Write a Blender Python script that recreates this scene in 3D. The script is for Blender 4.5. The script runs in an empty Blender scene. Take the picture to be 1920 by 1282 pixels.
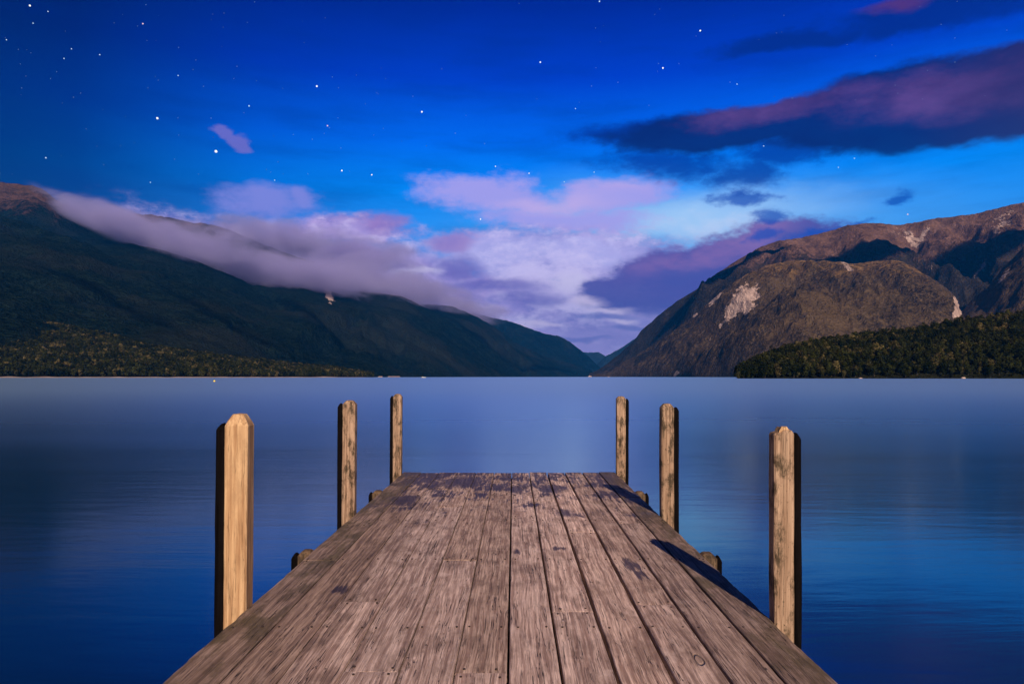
import bpy, bmesh, math, random
import numpy as np
from mathutils import Vector, Matrix, noise as mn

sc = bpy.context.scene
R = math.radians
rng = np.random.default_rng(7)
random.seed(7)

# ------------------------------------------------------------------ camera
HC = 1.95            # camera height above the lake
DZ = 0.75            # deck height above the lake
F = 1280.0           # focal length in photo pixels (photo 1920 wide)
CX, HY = 963.0, 706.0
cam = bpy.data.cameras.new("camera")
cam.lens = 24.0
cam.sensor_width = 36.0
cam.shift_x = -3.0 / 1920
cam.shift_y = 65.0 / 1920
cam.clip_start = 0.05
cam.clip_end = 90000
co = bpy.data.objects.new("camera", cam)
sc.collection.objects.link(co)
co.location = (0, 0, HC)
co.rotation_euler = (R(90), 0, 0)
sc.camera = co

# ------------------------------------------------------------------ exposure
sc.view_settings.view_transform = 'Standard'
sc.view_settings.look = 'None'
sc.view_settings.exposure = 0.15
sc.view_settings.gamma = 1.0
cy = sc.cycles
cy.use_denoising = True
cy.max_bounces = 8
cy.diffuse_bounces = 2
cy.glossy_bounces = 3
cy.volume_bounces = 2
cy.transparent_max_bounces = 8
cy.sample_clamp_indirect = 3.0
cy.volume_max_steps = 256

# ------------------------------------------------------------------ node helper
class NT:
    def __init__(s, tree):
        s.t = tree
        s.n = tree.nodes
        s.l = tree.links
    def put(s, sock, v):
        if isinstance(v, bpy.types.NodeSocket):
            s.l.new(v, sock)
        else:
            if hasattr(sock, 'default_value') and isinstance(v, (tuple, list)) and len(v) == 3 and len(sock.default_value) == 4:
                v = (*v, 1.0)
            sock.default_value = v
    def math(s, op, a, b=None, c=None, clamp=False):
        n = s.n.new('ShaderNodeMath'); n.operation = op; n.use_clamp = clamp
        s.put(n.inputs[0], a)
        if b is not None: s.put(n.inputs[1], b)
        if c is not None: s.put(n.inputs[2], c)
        return n.outputs[0]
    def add(s, *a):
        r = a[0]
        for b in a[1:]: r = s.math('ADD', r, b)
        return r
    def mul(s, *a):
        r = a[0]
        for b in a[1:]: r = s.math('MULTIPLY', r, b)
        return r
    def vmath(s, op, a, b=None):
        n = s.n.new('ShaderNodeVectorMath'); n.operation = op
        s.put(n.inputs[0], a)
        if b is not None:
            s.put(n.inputs[3] if op == 'SCALE' else n.inputs[1], b)
        return n.outputs[1] if op in ('LENGTH', 'DOT_PRODUCT') else n.outputs[0]
    def comb(s, x=0.0, y=0.0, z=0.0):
        n = s.n.new('ShaderNodeCombineXYZ')
        s.put(n.inputs[0], x); s.put(n.inputs[1], y); s.put(n.inputs[2], z)
        return n.outputs[0]
    def sep(s, v):
        n = s.n.new('ShaderNodeSeparateXYZ'); s.put(n.inputs[0], v)
        return n.outputs[0], n.outputs[1], n.outputs[2]
    def noise(s, vec, scale=1.0, detail=3.0, rough=0.5, dist=0.0, color=False):
        n = s.n.new('ShaderNodeTexNoise')
        s.put(n.inputs['Vector'], vec); n.inputs['Scale'].default_value = scale
        n.inputs['Detail'].default_value = detail; n.inputs['Roughness'].default_value = rough
        n.inputs['Distortion'].default_value = dist
        return n.outputs[1] if color else n.outputs[0]
    def maprange(s, v, a, b, c=0.0, d=1.0, smooth=True):
        n = s.n.new('ShaderNodeMapRange')
        n.interpolation_type = 'SMOOTHSTEP' if smooth else 'LINEAR'
        s.put(n.inputs[0], v)
        for i, x in enumerate((a, b, c, d)): s.put(n.inputs[1 + i], x)
        return n.outputs[0]
    def mapping(s, vec, loc=(0, 0, 0), rot=(0, 0, 0), scale=(1, 1, 1), kind='POINT'):
        n = s.n.new('ShaderNodeMapping'); n.vector_type = kind
        s.put(n.inputs[0], vec)
        n.inputs[1].default_value = loc
        n.inputs[2].default_value = rot
        n.inputs[3].default_value = scale
        return n.outputs[0]
    def mix(s, f, a, b, mode='MIX'):
        n = s.n.new('ShaderNodeMix'); n.data_type = 'RGBA'; n.blend_type = mode
        s.put(n.inputs[0], f); s.put(n.inputs[6], a); s.put(n.inputs[7], b)
        return n.outputs[2]
    def ramp(s, v, stops):
        n = s.n.new('ShaderNodeValToRGB')
        s.put(n.inputs[0], v)
        e = n.color_ramp.elements
        e[0].position, e[0].color = stops[0][0], (*stops[0][1], 1)
        e[1].position, e[1].color = stops[-1][0], (*stops[-1][1], 1)
        for p, c in stops[1:-1]:
            q = e.new(p); q.color = (*c, 1)
        return n.outputs[0]
    def node(s, kind): return s.n.new(kind)

# ------------------------------------------------------------------ sky (world)
SUN_AZ, SUN_EL = 10.0, 29.5        # behind the camera, a little to the right
world = bpy.data.worlds.new("World")
sc.world = world
world.use_nodes = True
w = NT(world.node_tree)
w.n.clear()
tc = w.node('ShaderNodeTexCoord')
dx, dy, dz = w.sep(w.vmath('NORMALIZE', tc.outputs['Generated']))
az = w.math('ARCTAN2', dx, dy)
el = w.math('ARCSINE', dz)
base = w.comb(az, el, 0.0)
# slow and fast warping of the cloud edges
wn = w.noise(w.mapping(base, scale=(9, 20, 1)), 1.0, 4.0, 0.55, color=True)
warp = w.vmath('MULTIPLY', w.vmath('SUBTRACT', wn, (0.5, 0.5, 0.5)), (0.085, 0.045, 0.0))
wp = w.vmath('ADD', base, warp)
def ae(px, py):
    X, Z = (px - CX) / F, (HY - py) / F
    return math.atan(X), math.atan2(Z, math.hypot(1, X))
def blob(px, py, rx, ry, rot=0.0, hard=0.0, src=None):
    a, e = ae(px, py)
    ar = R(rot)
    c_, s_ = math.cos(ar), math.sin(ar)
    h = 40.0
    p1 = ae(px + h * c_, py - h * s_); p0 = ae(px - h * c_, py + h * s_)
    q1 = ae(px - h * s_, py - h * c_); q0 = ae(px + h * s_, py + h * c_)
    mj = math.hypot(p1[0] - p0[0], p1[1] - p0[1]) / (2 * h); mi = math.hypot(q1[0] - q0[0], q1[1] - q0[1]) / (2 * h)
    v = w.mapping(src or wp, loc=(a, e, 0), rot=(0, 0, math.atan2(p1[1] - p0[1], p1[0] - p0[0])), scale=(rx * mj, ry * mi, 1), kind='TEXTURE')
    return w.maprange(w.vmath('LENGTH', v), hard, 1.0, 1.0, 0.0)
def cmax(*b):
    r = b[0]
    for x in b[1:]: r = w.math('MAXIMUM', r, x)
    return r
nz1 = w.noise(w.mapping(base, rot=(0, 0, R(-6)), scale=(9, 19, 1)), 1.0, 7.0, 0.62)
nz2 = w.noise(w.mapping(base, loc=(3, 1, 0), scale=(24, 44, 1)), 1.0, 7.0, 0.66)
nz3 = w.noise(w.mapping(base, loc=(7, 2, 0), rot=(0, 0, R(-12)), scale=(5, 30, 1)), 1.0, 5.0, 0.6)
def cover(m, k1=0.6, k2=0.3, lo=0.25, hi=0.75):
    d = w.add(m, w.mul(w.math('SUBTRACT', nz1, 0.5), k1), w.mul(w.math('SUBTRACT', nz2, 0.5), k2))
    return w.mul(w.maprange(d, lo, hi), w.maprange(m, 0.0, 0.12))
# clear evening sky: brightest low over the head of the valley
sky = w.ramp(w.math('DIVIDE', el, R(90)), [
    (0.0, (0.10, 0.26, 0.80)), (0.11, (0.04, 0.34, 0.96)), (0.165, (0.001, 0.27, 1.0)),
    (0.21, (0.0, 0.14, 0.90)), (0.26, (0.0, 0.040, 0.58)), (0.315, (0.0, 0.013, 0.31)),
    (0.45, (0.0, 0.007, 0.13)), (1.0, (0.0, 0.005, 0.06))])
ca, ce = ae(1280, 380)
cd = (math.sin(ca) * math.cos(ce), math.cos(ca) * math.cos(ce), math.sin(ce))
ang = w.math('ARCCOSINE', w.vmath('DOT_PRODUCT', tc.outputs['Generated'], cd))
sky = w.mix(1.0, sky, w.ramp(w.math('DIVIDE', ang, 3.1416), [(0.0, (1, 1, 1)), (0.12, (0.95, 0.97, 0.97)), (0.185, (0.60, 0.62, 0.72)), (0.25, (0.14, 0.15, 0.25)), (0.31, (0.04, 0.05, 0.09)), (1.0, (0.10, 0.12, 0.2))]), 'MULTIPLY')
sky = w.mix(w.mul(w.maprange(nz3, 0.4, 0.75), 0.30), sky, (0.0, 0.012, 0.20))
def layer(m, col):
    global sky
    sky = w.mix(m, sky, col)
nz4 = w.noise(w.mapping(base, loc=(5, 5, 0), scale=(62, 105, 1)), 1.0, 6.0, 0.7)
def puff(m, lo=0.2, hi=0.9, k1=0.5, k2=0.4, k3=0.2):
    k1, k2, k3 = k1 * 1.7, k2 * 1.7, k3 * 2.2
    d = w.add(m, w.mul(w.math('SUBTRACT', nz1, 0.5), k1), w.mul(w.math('SUBTRACT', nz2, 0.5), k2), w.mul(w.math('SUBTRACT', nz4, 0.5), k3))
    return w.mul(w.maprange(d, lo, hi), w.maprange(m, 0.0, 0.3))
# pale glow and thin veil
layer(w.mul(blob(1300, 430, 600, 140), 0.80), (0.16, 0.50, 0.98))
layer(w.mul(blob(1300, 405, 380, 66, 4), 0.65), (0.55, 0.76, 1.0))
layer(w.mul(puff(blob(1330, 425, 330, 55), 0.3, 1.1, 0.9, 0.5), 0.55), (0.66, 0.74, 0.97))
# left cloud and upper bright cloud
layer(w.mul(puff(cmax(blob(490, 382, 190, 56, 4), blob(560, 372, 70, 34), blob(560, 425, 240, 60)), 0.2, 1.0), 0.85), (0.25, 0.26, 0.74))
layer(w.mul(puff(cmax(blob(890, 358, 190, 66, 0), blob(960, 378, 200, 50, -8), blob(1140, 370, 230, 48, 8), blob(1060, 412, 330, 44)), 0.18, 0.85), 0.92), (0.42, 0.37, 0.86))
layer(w.mul(blob(1035, 384, 170, 24, 3), 0.55), (0.70, 0.50, 0.82))
layer(w.mul(blob(1160, 352, 110, 20, 6), 0.40), (0.60, 0.44, 0.82))
layer(w.mul(puff(cmax(blob(425, 258, 36, 18, -24), blob(452, 272, 40, 20)), 0.15, 0.7), 0.8), (0.17, 0.15, 0.55))
# lavender mass that fills the head of the valley
massm = cmax(blob(1010, 610, 470, 200, 0, 0.2), blob(720, 540, 520, 140, -4, 0.2), blob(430, 470, 360, 90, -14), blob(1050, 480, 470, 90, 0), blob(640, 430, 230, 50))
lav = w.mix(w.maprange(nz1, 0.32, 0.62), (0.25, 0.18, 0.54), (0.52, 0.38, 0.76))
lav = w.mix(w.mul(w.maprange(nz2, 0.45, 0.72), 0.8), lav, (0.80, 0.68, 0.98))
layer(w.mul(puff(massm, 0.10, 0.75, 0.5, 0.4), 0.95), lav)
layer(w.mul(puff(blob(1020, 475, 440, 66), 0.1, 0.9), 0.7), (0.50, 0.50, 0.94))
layer(w.mul(puff(blob(1060, 540, 250, 120, -20), 0.1, 1.0, 1.0, 0.8, 0.5), 0.75), (0.74, 0.64, 0.98))
layer(w.mul(puff(cmax(blob(720, 412, 90, 40), blob(850, 452, 90, 34), blob(660, 480, 140, 44)), 0.15, 0.9), 0.7), (0.33, 0.17, 0.50))
layer(w.mul(puff(cmax(blob(655, 505, 120, 45), blob(855, 500, 80, 44), blob(930, 535, 190, 34), blob(1000, 560, 120, 30)), 0.1, 0.9), 0.7), (0.14, 0.10, 0.44))
layer(w.mul(puff(cmax(blob(770, 560, 220, 34), blob(640, 545, 130, 26)), 0.1, 0.9), 0.6), (0.50, 0.30, 0.56))
layer(w.mul(puff(cmax(blob(780, 505, 80, 14), blob(1065, 525, 60, 38), blob(1110, 560, 50, 34)), 0.15, 0.9), 0.8), (0.72, 0.64, 0.92))
# dark purple cloud above the saddle on the right
pur = w.mix(w.mul(w.maprange(blob(1350, 462, 290, 55, 16), 0.1, 0.8), w.maprange(nz1, .25, .6)), (0.085, 0.065, 0.34), (0.25, 0.12, 0.38))
layer(w.mul(puff(cmax(blob(1360, 500, 330, 92, 12, 0.3), blob(1230, 540, 220, 66, 4, 0.1)), 0.08, 0.5, 0.3, 0.3), 0.95), pur)
layer(w.mul(puff(cmax(blob(1250, 610, 280, 56), blob(1120, 640, 220, 70)), 0.1, 0.9), 0.7), (0.34, 0.28, 0.64))
layer(w.mul(cmax(blob(1140, 579, 62, 11), blob(1160, 602, 56, 8), blob(1100, 562, 60, 14), blob(1010, 605, 70, 9)), 0.85), (0.80, 0.66, 0.92))
layer(w.mul(puff(cmax(blob(1120, 592, 120, 13), blob(1190, 616, 120, 12), blob(1080, 640, 110, 10)), 0.1, 0.9), 0.6), (0.13, 0.13, 0.45))
# small dark scud
layer(w.mul(puff(cmax(blob(1682, 370, 56, 28), blob(1460, 404, 75, 26, 4), blob(1560, 436, 150, 24, 14), blob(1440, 440, 90, 24), blob(1740, 430, 100, 16), blob(1400, 372, 130, 20)), 0.25, 1.0, 0.6, 0.7, 0.4), 0.80), (0.002, 0.06, 0.45))
# long lens cloud, upper right
lens = cmax(blob(1790, 190, 520, 104, 9, 0.5), blob(1440, 228, 470, 54, 9, 0.3))
layer(w.mul(puff(blob(1190, 238, 300, 24, 9), 0.1, 0.9), 0.6), (0.001, 0.022, 0.30))
low = cmax(blob(1390, 325, 130, 60, -8), blob(1270, 300, 280, 60, 0), blob(1200, 250, 270, 40, 6), blob(1480, 285, 260, 46, 2))
layer(w.mul(puff(low, 0.15, 0.95, 0.9, 0.6, 0.25), 0.80), (0.001, 0.022, 0.30))
pk = puff(cmax(blob(1810, 172, 480, 84, 8), blob(1470, 200, 300, 50, 9)), 0.05, 1.0, 0.4, 0.25)
lcol = w.mix(pk, (0.002, 0.008, 0.13), w.mix(w.maprange(nz1, 0.3, 0.7), (0.050, 0.014, 0.11), (0.12, 0.045, 0.20)))
lcol = w.mix(w.maprange(az, 0.50, 0.68, 0.0, 0.6), lcol, (0.03, 0.008, 0.06))
layer(w.mul(puff(lens, 0.05, 0.62, 0.22, 0.2, 0.12), 0.95), lcol)
layer(w.mul(puff(cmax(blob(1780, 22, 460, 60, 9), blob(1480, 74, 260, 30, 10)), 0.12, 0.8, 0.5, 0.3), 0.72), (0.001, 0.010, 0.17))
layer(w.mul(blob(1690, 10, 120, 18, 9), 0.7), (0.11, 0.025, 0.12))
bg = w.node('ShaderNodeBackground')
w.put(bg.inputs[0], sky)
bg.inputs[1].default_value = 1.0
wo = w.node('ShaderNodeOutputWorld')
w.l.new(bg.outputs[0], wo.inputs[0])
world.cycles.sampling_method = 'MANUAL'
world.cycles.sample_map_resolution = 512

# ------------------------------------------------------------------ sun lamp (the moon behind the camera)
sl = bpy.data.lights.new("sun", 'SUN')
sl.energy = 5.0
sl.angle = R(0.5)
sl.color = (1.0, 0.76, 0.60)
so = bpy.data.objects.new("sun", sl)
sc.collection.objects.link(so)
SUND = Vector((math.sin(R(SUN_AZ)) * math.cos(R(SUN_EL)), -math.cos(R(SUN_AZ)) * math.cos(R(SUN_EL)), math.sin(R(SUN_EL))))
so.rotation_euler = SUND.to_track_quat('Z', 'Y').to_euler()

# ------------------------------------------------------------------ object helpers
def link(o, parent=None):
    sc.collection.objects.link(o)
    if parent: o.parent = parent
    return o
def meshobj(name, verts, faces, mat=None, parent=None, smooth=False, attrs=None):
    me = bpy.data.meshes.new(name)
    if isinstance(faces, np.ndarray):
        verts = np.asarray(verts, dtype=np.float32)
        nf, k = faces.shape
        me.vertices.add(len(verts)); me.vertices.foreach_set('co', verts.ravel())
        me.loops.add(nf * k); me.loops.foreach_set('vertex_index', faces.astype(np.int32).ravel())
        me.polygons.add(nf); me.polygons.foreach_set('loop_start', np.arange(0, nf * k, k, dtype=np.int32))
        me.update(calc_edges=True)
        me.validate()
    else:
        me.from_pydata([tuple(v) for v in verts], [], faces)
    if smooth:
        me.polygons.foreach_set('use_smooth', [True] * len(me.polygons))
    if attrs:
        for k_, a in attrs.items():
            at = me.attributes.new(k_, 'FLOAT', 'POINT'); at.data.foreach_set('value', np.asarray(a, dtype=np.float32))
    if mat: me.materials.append(mat)
    return link(bpy.data.objects.new(name, me), parent)
def tag(o, label=None, cat=None, group=None, kind=None):
    if label: o['label'] = label
    if cat: o['category'] = cat
    if group: o['group'] = group
    if kind: o['kind'] = kind
    return o
def empty(name, loc=(0, 0, 0)):
    o = bpy.data.objects.new(name, None); o.location = loc; o.empty_display_size = 0.2
    return link(o)
def material(name):
    m = bpy.data.materials.new(name); m.use_nodes = True
    t = NT(m.node_tree); t.n.clear()
    out = t.node('ShaderNodeOutputMaterial')
    return m, t, out
def P(px, py, D):
    return Vector(((px - CX) / F * D, D, HC + (HY - py) / F * D))

# ------------------------------------------------------------------ lake
m_water, t, out = material("lake_water")
g = t.node('ShaderNodeNewGeometry')
pos = g.outputs['Position']
deep = t.node('ShaderNodeBsdfDiffuse')
deep.inputs[0].default_value = (0.001, 0.012, 0.030, 1)
gl = t.node('ShaderNodeBsdfAnisotropic')
gl.inputs['Color'].default_value = (0.64, 0.97, 1.0, 1)
patch = t.noise(t.mapping(pos, rot=(0, 0, R(6)), scale=(0.022, 0.13, 1)), 1.0, 5.0, 0.6)
streak = t.noise(t.mapping(pos, rot=(0, 0, R(7)), scale=(0.55, 2.6, 1)), 1.0, 5.0, 0.62, 0.3)
fine = t.noise(t.mapping(pos, rot=(0, 0, R(-4)), scale=(0.12, 0.7, 1)), 1.0, 5.0, 0.6, 0.5)
# calm water in the lee of the shore and jetty, ruffled by wind further out
dist = t.vmath('LENGTH', t.vmath('MULTIPLY', pos, (0.55, 1.0, 0.0)))
wind = t.maprange(t.add(t.math('LOGARITHM', dist, 2.718), t.mul(t.math('SUBTRACT', patch, 0.5), 0.9)), 2.2, 3.6)
wind2 = t.maprange(t.math('LOGARITHM', dist, 2.718), 3.3, 4.8)
t.put(gl.inputs['Roughness'], t.add(0.145, t.mul(wind, 0.13), t.mul(wind2, 0.12)))
bm = t.node('ShaderNodeBump')
bm.inputs['Strength'].default_value = 0.5
bm.inputs['Distance'].default_value = 0.012
t.put(bm.inputs['Height'], t.add(t.mul(streak, 0.6), t.mul(fine, 1.2)))
t.l.new(bm.outputs[0], gl.inputs['Normal'])
lw = t.node('ShaderNodeLayerWeight'); lw.inputs[0].default_value = 0.5
fr = t.mul(t.math('POWER', lw.outputs['Facing'], 3.0), 1.0)
mx = t.node('ShaderNodeMixShader')
t.put(mx.inputs[0], fr)
t.l.new(deep.outputs[0], mx.inputs[1]); t.l.new(gl.outputs[0], mx.inputs[2])
t.l.new(mx.outputs[0], out.inputs[0])
lake = meshobj('water', [(-30000, -3000, 0), (30000, -3000, 0), (30000, 30000, 0), (-30000, 30000, 0)], [(0, 1, 2, 3)], m_water)
tag(lake, kind='structure')
# lake bed and land far beyond, one sheet to the horizon
m_bed, t, out = material("lake_bed")
pr = t.node('ShaderNodeBsdfPrincipled'); g = t.node('ShaderNodeNewGeometry')
t.put(pr.inputs['Base Color'], t.mix(t.noise(g.outputs['Position'], 0.02, 5), (0.03, 0.035, 0.025), (0.07, 0.06, 0.045)))
pr.inputs['Roughness'].default_value = 0.95
t.l.new(pr.outputs[0], out.inputs[0])
tag(meshobj('ground', [(-30000, -3000, -3), (30000, -3000, -3), (30000, 30000, -3), (-30000, 30000, -3)], [(0, 1, 2, 3)], m_bed), kind='structure')

# ------------------------------------------------------------------ terrain
def hill_material(name, forest_lo, forest_hi, tuss_lo, tuss_hi, line, soft=160.0, rock=(0.20, 0.13, 0.11), rocky=0.5):
    m, t, out = material(name)
    g = t.node('ShaderNodeNewGeometry'); pos = g.outputs['Position']
    x, y, z = t.sep(pos)
    big = t.noise(pos, 0.0016, 5.0, 0.6)
    mid = t.noise(pos, 0.009, 5.0, 0.65)
    fin = t.noise(pos, 0.045, 4.0, 0.7)
    crown = t.noise(pos, 0.10, 2.0, 0.6)
    forest = t.mix(t.maprange(t.add(t.mul(fin, 0.6), t.mul(crown, 0.4)), 0.36, 0.66), forest_lo, forest_hi)
    forest = t.mix(t.maprange(mid, 0.35, 0.72, 0.0, 0.6), forest, tuple(c * 0.45 for c in forest_lo))
    forest = t.mix(t.maprange(big, 0.46, 0.66, 0.0, 0.7), forest, tuple(a * 0.6 + b * 0.25 for a, b in zip(forest_hi, tuss_lo)))
    tuss = t.mix(t.maprange(t.add(t.mul(mid, 0.6), t.mul(fin, 0.5)), 0.35, 0.75), tuss_lo, tuss_hi)
    hgt = t.add(z, t.mul(t.math('SUBTRACT', mid, 0.5), 520.0), t.mul(t.math('SUBTRACT', fin, 0.5), 260.0))
    alp = t.maprange(hgt, line - soft, line + soft)
    col = t.mix(alp, forest, tuss)
    # gullies of bare rock on the tops
    rk = t.noise(t.mapping(pos, scale=(0.010, 0.002, 0.0035)), 1.0, 6.0, 0.7)
    col = t.mix(t.mul(alp, t.maprange(rk, 0.54, 0.70, 0.0, rocky)), col, rock)
    a = t.node('ShaderNodeAttribute'); a.attribute_name = 'scree'
    scn = t.noise(t.mapping(pos, scale=(0.03, 0.012, 0.012)), 1.0, 5.0, 0.7)
    sm = t.maprange(t.add(a.outputs['Fac'], t.mul(t.math('SUBTRACT', scn, 0.5), 2.2)), 0.42, 0.58)
    sm = t.mul(sm, t.maprange(a.outputs['Fac'], 0.03, 0.2))
    scol = t.mix(t.maprange(t.noise(t.mapping(pos, scale=(0.06, 0.01, 0.015)), 1.0, 4.0, 0.7), 0.3, 0.7), (0.34, 0.25, 0.22), (0.75, 0.58, 0.50))
    col = t.mix(sm, col, scol)
    b = t.node('ShaderNodeBump'); b.inputs['Strength'].default_value = 0.9; b.inputs['Distance'].default_value = 26.0
    t.put(b.inputs['Height'], t.add(t.mul(fin, 1.0), t.mul(crown, 0.7), t.mul(mid, 1.6), t.mul(rk, t.mul(alp, 1.8))))
    pr = t.node('ShaderNodeBsdfPrincipled')
    t.put(pr.inputs['Base Color'], col)
    pr.inputs['Roughness'].default_value = 1.0
    pr.inputs['Specular IOR Level'].default_value = 0.0
    t.l.new(b.outputs[0], pr.inputs['Normal'])
    t.l.new(pr.outputs[0], out.inputs[0])
    return m
m_left = hill_material("left_forest_slope", (0.0018, 0.005, 0.0045), (0.015, 0.030, 0.022), (0.05, 0.034, 0.028), (0.15, 0.085, 0.07), 1240.0, 90.0)
m_right = hill_material("right_forest_slope", (0.028, 0.020, 0.012), (0.165, 0.118, 0.066), (0.15, 0.092, 0.040), (0.38, 0.235, 0.095), 660.0, 110.0)
m_peak = hill_material("right_tussock_slope", (0.020, 0.016, 0.012), (0.07, 0.058, 0.040), (0.085, 0.048, 0.034), (0.25, 0.145, 0.105), 900.0, 120.0, (0.30, 0.19, 0.155), 0.85)
m_far = hill_material("far_slope", (0.012, 0.020, 0.014), (0.035, 0.05, 0.03), (0.05, 0.045, 0.04), (0.1, 0.08, 0.07), 1500.0)

def interp(pts, n):
    """resample a polyline of (px,py,D) evenly in px, smoothly"""
    a = np.array(pts, float)
    u = np.linspace(a[0, 0], a[-1, 0], n)
    out = np.stack([u, np.interp(u, a[:, 0], a[:, 1]), np.interp(u, a[:, 0], a[:, 2])], 1)
    k = max(1, n // 90)
    for c in (1, 2):
        pad = np.pad(out[:, c], k, mode='edge')
        out[:, c] = np.convolve(pad, np.ones(2 * k + 1) / (2 * k + 1), 'valid')
    return out
def ridge(name, crest, foot, mat, n=420, m=110, prof=1.0, gully=90.0, gk=7.0, skew=0.0, seed=0, rough=22.0, scree=(), back=1600.0, crest_rough=8.0, foot_z=-2.5, cut=False, tag_kind='structure'):
    C = interp(crest, n); Fo = interp([(p[0], 0, p[1]) for p in foot], 400)
    nb = 24
    V = np.zeros((n, m + nb, 3)); S = np.zeros((n, m + nb))
    for i in range(n):
        px, py, D = C[i]
        c = P(px, py, D)
        Df = min(float(np.interp(px, Fo[:, 0], Fo[:, 2])), D * 0.97)
        f = P(px, HY, Df)
        u = px * 0.0085
        for j in range(m):
            v = j / (m - 1)
            x = f.x + (c.x - f.x) * v; y = f.y + (c.y - f.y) * v
            hz = foot_z + (c.z - foot_z) * (v ** prof)
            amp = gully * min(1.0, c.z / 500.0)
            q = (x * gk / 6000 + skew * v, y * gk / 14000, seed * 3.7)
            gz = (mn.ridged_multi_fractal(q, 0.9, 2.1, 5, 1.0, 2.0) - 1.0)
            if cut: gz = min(gz, 0.0) * 1.3 + 0.05
            env = math.sin(math.pi * min(1, max(0, v))) ** 0.7
            hz += gz * amp * env * 0.8
            r = mn.fractal((x / 420, y / 420, seed), 0.9, 2.2, 6)
            hz += r * rough * (0.25 + env) * min(1.0, v * 8)
            hz += mn.fractal((x / 70, y / 70, seed + 9), 0.8, 2.2, 4) * crest_rough * min(1.0, v * 8)
            V[i, j] = (x, y, hz)
        cz = V[i, m - 1, 2]
        dirv = Vector((c.x, c.y)).normalized()
        for j in range(nb):
            v = (j + 1) / nb
            x = c.x + dirv.x * back * v; y = c.y + dirv.y * back * v
            hz = cz - (cz + 20) * (v ** 1.25) + mn.fractal((x / 420, y / 420, seed), 0.9, 2.2, 4) * rough * v
            V[i, m + j] = (x, y, hz)
    mm = m + nb
    # pale slips, given where they lie on the slope
    if scree:
        X = V[..., 0] / V[..., 1] * F + CX; Y = HY - (V[..., 2] - HC) / V[..., 1] * F
        for (sx, sy, rx, ry, rot, k) in scree:
            a = R(rot); ddx = X - sx; ddy = Y - sy
            e1 = (ddx * math.cos(a) + ddy * math.sin(a)) / rx; e2 = (-ddx * math.sin(a) + ddy * math.cos(a)) / ry
            dd = np.sqrt(e1 ** 2 + e2 ** 2)
            S = np.maximum(S, np.clip(1.15 - dd, 0, 1) * k)
    idx = np.arange(n * mm).reshape(n, mm)
    faces = np.stack([idx[:-1, :-1], idx[1:, :-1], idx[1:, 1:], idx[:-1, 1:]], -1).reshape(-1, 4)
    o = meshobj(name, V.reshape(-1, 3), faces, mat, smooth=True, attrs={'scree': S.ravel()})
    tag(o, kind=tag_kind)
    return o, V

LF = [(-1800, 720), (-900, 880), (-260, 1150), (0, 1300), (400, 1700), (700, 2500), (900, 4300), (1000, 5800), (1110, 8300), (1160, 11000)]
ridge('mountain', [(-1800, 706, 2900), (-1400, 590, 3600), (-900, 430, 4500), (-260, 318, 5200), (0, 340, 5300), (30, 347, 5300), (70, 345, 5300), (92, 362, 5350), (120, 385, 5400), (180, 402, 5500), (250, 402, 5600), (300, 404, 5600), (350, 415, 5700), (415, 424, 5800), (460, 443, 5900), (520, 468, 6000), (600, 498, 6300), (700, 535, 6700), (780, 560, 7200)], [(-1800, 2200), (-260, 3000), (780, 4600)], m_left, n=760, gully=190, seed=1, rough=45, crest_rough=10)
ridge('hill', [(-1700, 706, 1500), (-900, 480, 2300), (-260, 430, 2700), (0, 463, 2650), (100, 505, 2600), (167, 533, 2500), (233, 571, 2450), (300, 607, 2400), (400, 643, 2300), (520, 680, 2350), (640, 706, 2400)], LF, m_left, n=520, seed=2, gk=10, cut=True, gully=144, rough=18, back=900)
ridge('hill', [(-100, 395, 3900), (0, 405, 3800), (60, 420, 3700), (103, 436, 3600), (167, 458, 3500), (213, 484, 3450), (267, 507, 3400), (333, 550, 3300), (400, 592, 3200), (500, 640, 3100), (600, 673, 3100), (740, 706, 3200)], LF, m_left, n=340, seed=3, gk=10, cut=True, gully=192, rough=22, back=1200)
ridge('hill', [(100, 440, 4700), (227, 453, 4600), (300, 468, 4550), (367, 490, 4500), (433, 516, 4500), (500, 548, 4450), (567, 597, 4400), (617, 628, 4400), (700, 662, 4400), (800, 690, 4400), (880, 707, 4600)], LF, m_left, n=340, seed=4, gk=10, cut=True, gully=216, rough=24, back=1200)
ridge('hill', [(300, 480, 6000), (467, 508, 5900), (563, 520, 5900), (640, 538, 5900), (700, 548, 5900), (758, 557, 5900), (791, 573, 5900), (835, 595, 5900), (885, 641, 6000), (935, 675, 6200), (1005, 707, 6500)], LF, m_left, n=340, seed=5, gk=10, cut=True, gully=264, rough=26,
      scree=[(616, 551, 9, 26, -22, 1.0), (607, 535, 14, 8, 0, 0.8), (570, 536, 5, 8, 0, 0.8)])
ridge('hill', [(640, 545, 7400), (791, 569, 7300), (848, 574, 7300), (892, 592, 7400), (935, 618, 7600), (969, 644, 7800), (1020, 668, 8200), (1103, 690, 8900), (1122, 706, 9200)], LF, m_left, n=260, seed=6, gk=10, cut=True, gully=264, rough=24)
ridge('hill', [(780, 575, 9600), (892, 588, 9700), (962, 604, 9900), (1016, 624, 10100), (1053, 632, 10300), (1070, 642, 10400), (1100, 665, 10600), (1118, 682, 10800), (1150, 706, 11000)], [(780, 6000), (1000, 8000), (1150, 10500)], m_left, n=220, seed=7, gk=10, cut=True, gully=288, rough=24)
ridge('far_mountain', [(1040, 640, 16500), (1085, 660, 16500), (1105, 661, 16500), (1122, 660, 16500), (1135, 667, 16500), (1180, 700, 16500), (1220, 706, 16500)], [(1040, 14500), (1220, 14500)], m_far, n=120, m=60, seed=8, gully=60, rough=20)
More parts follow.
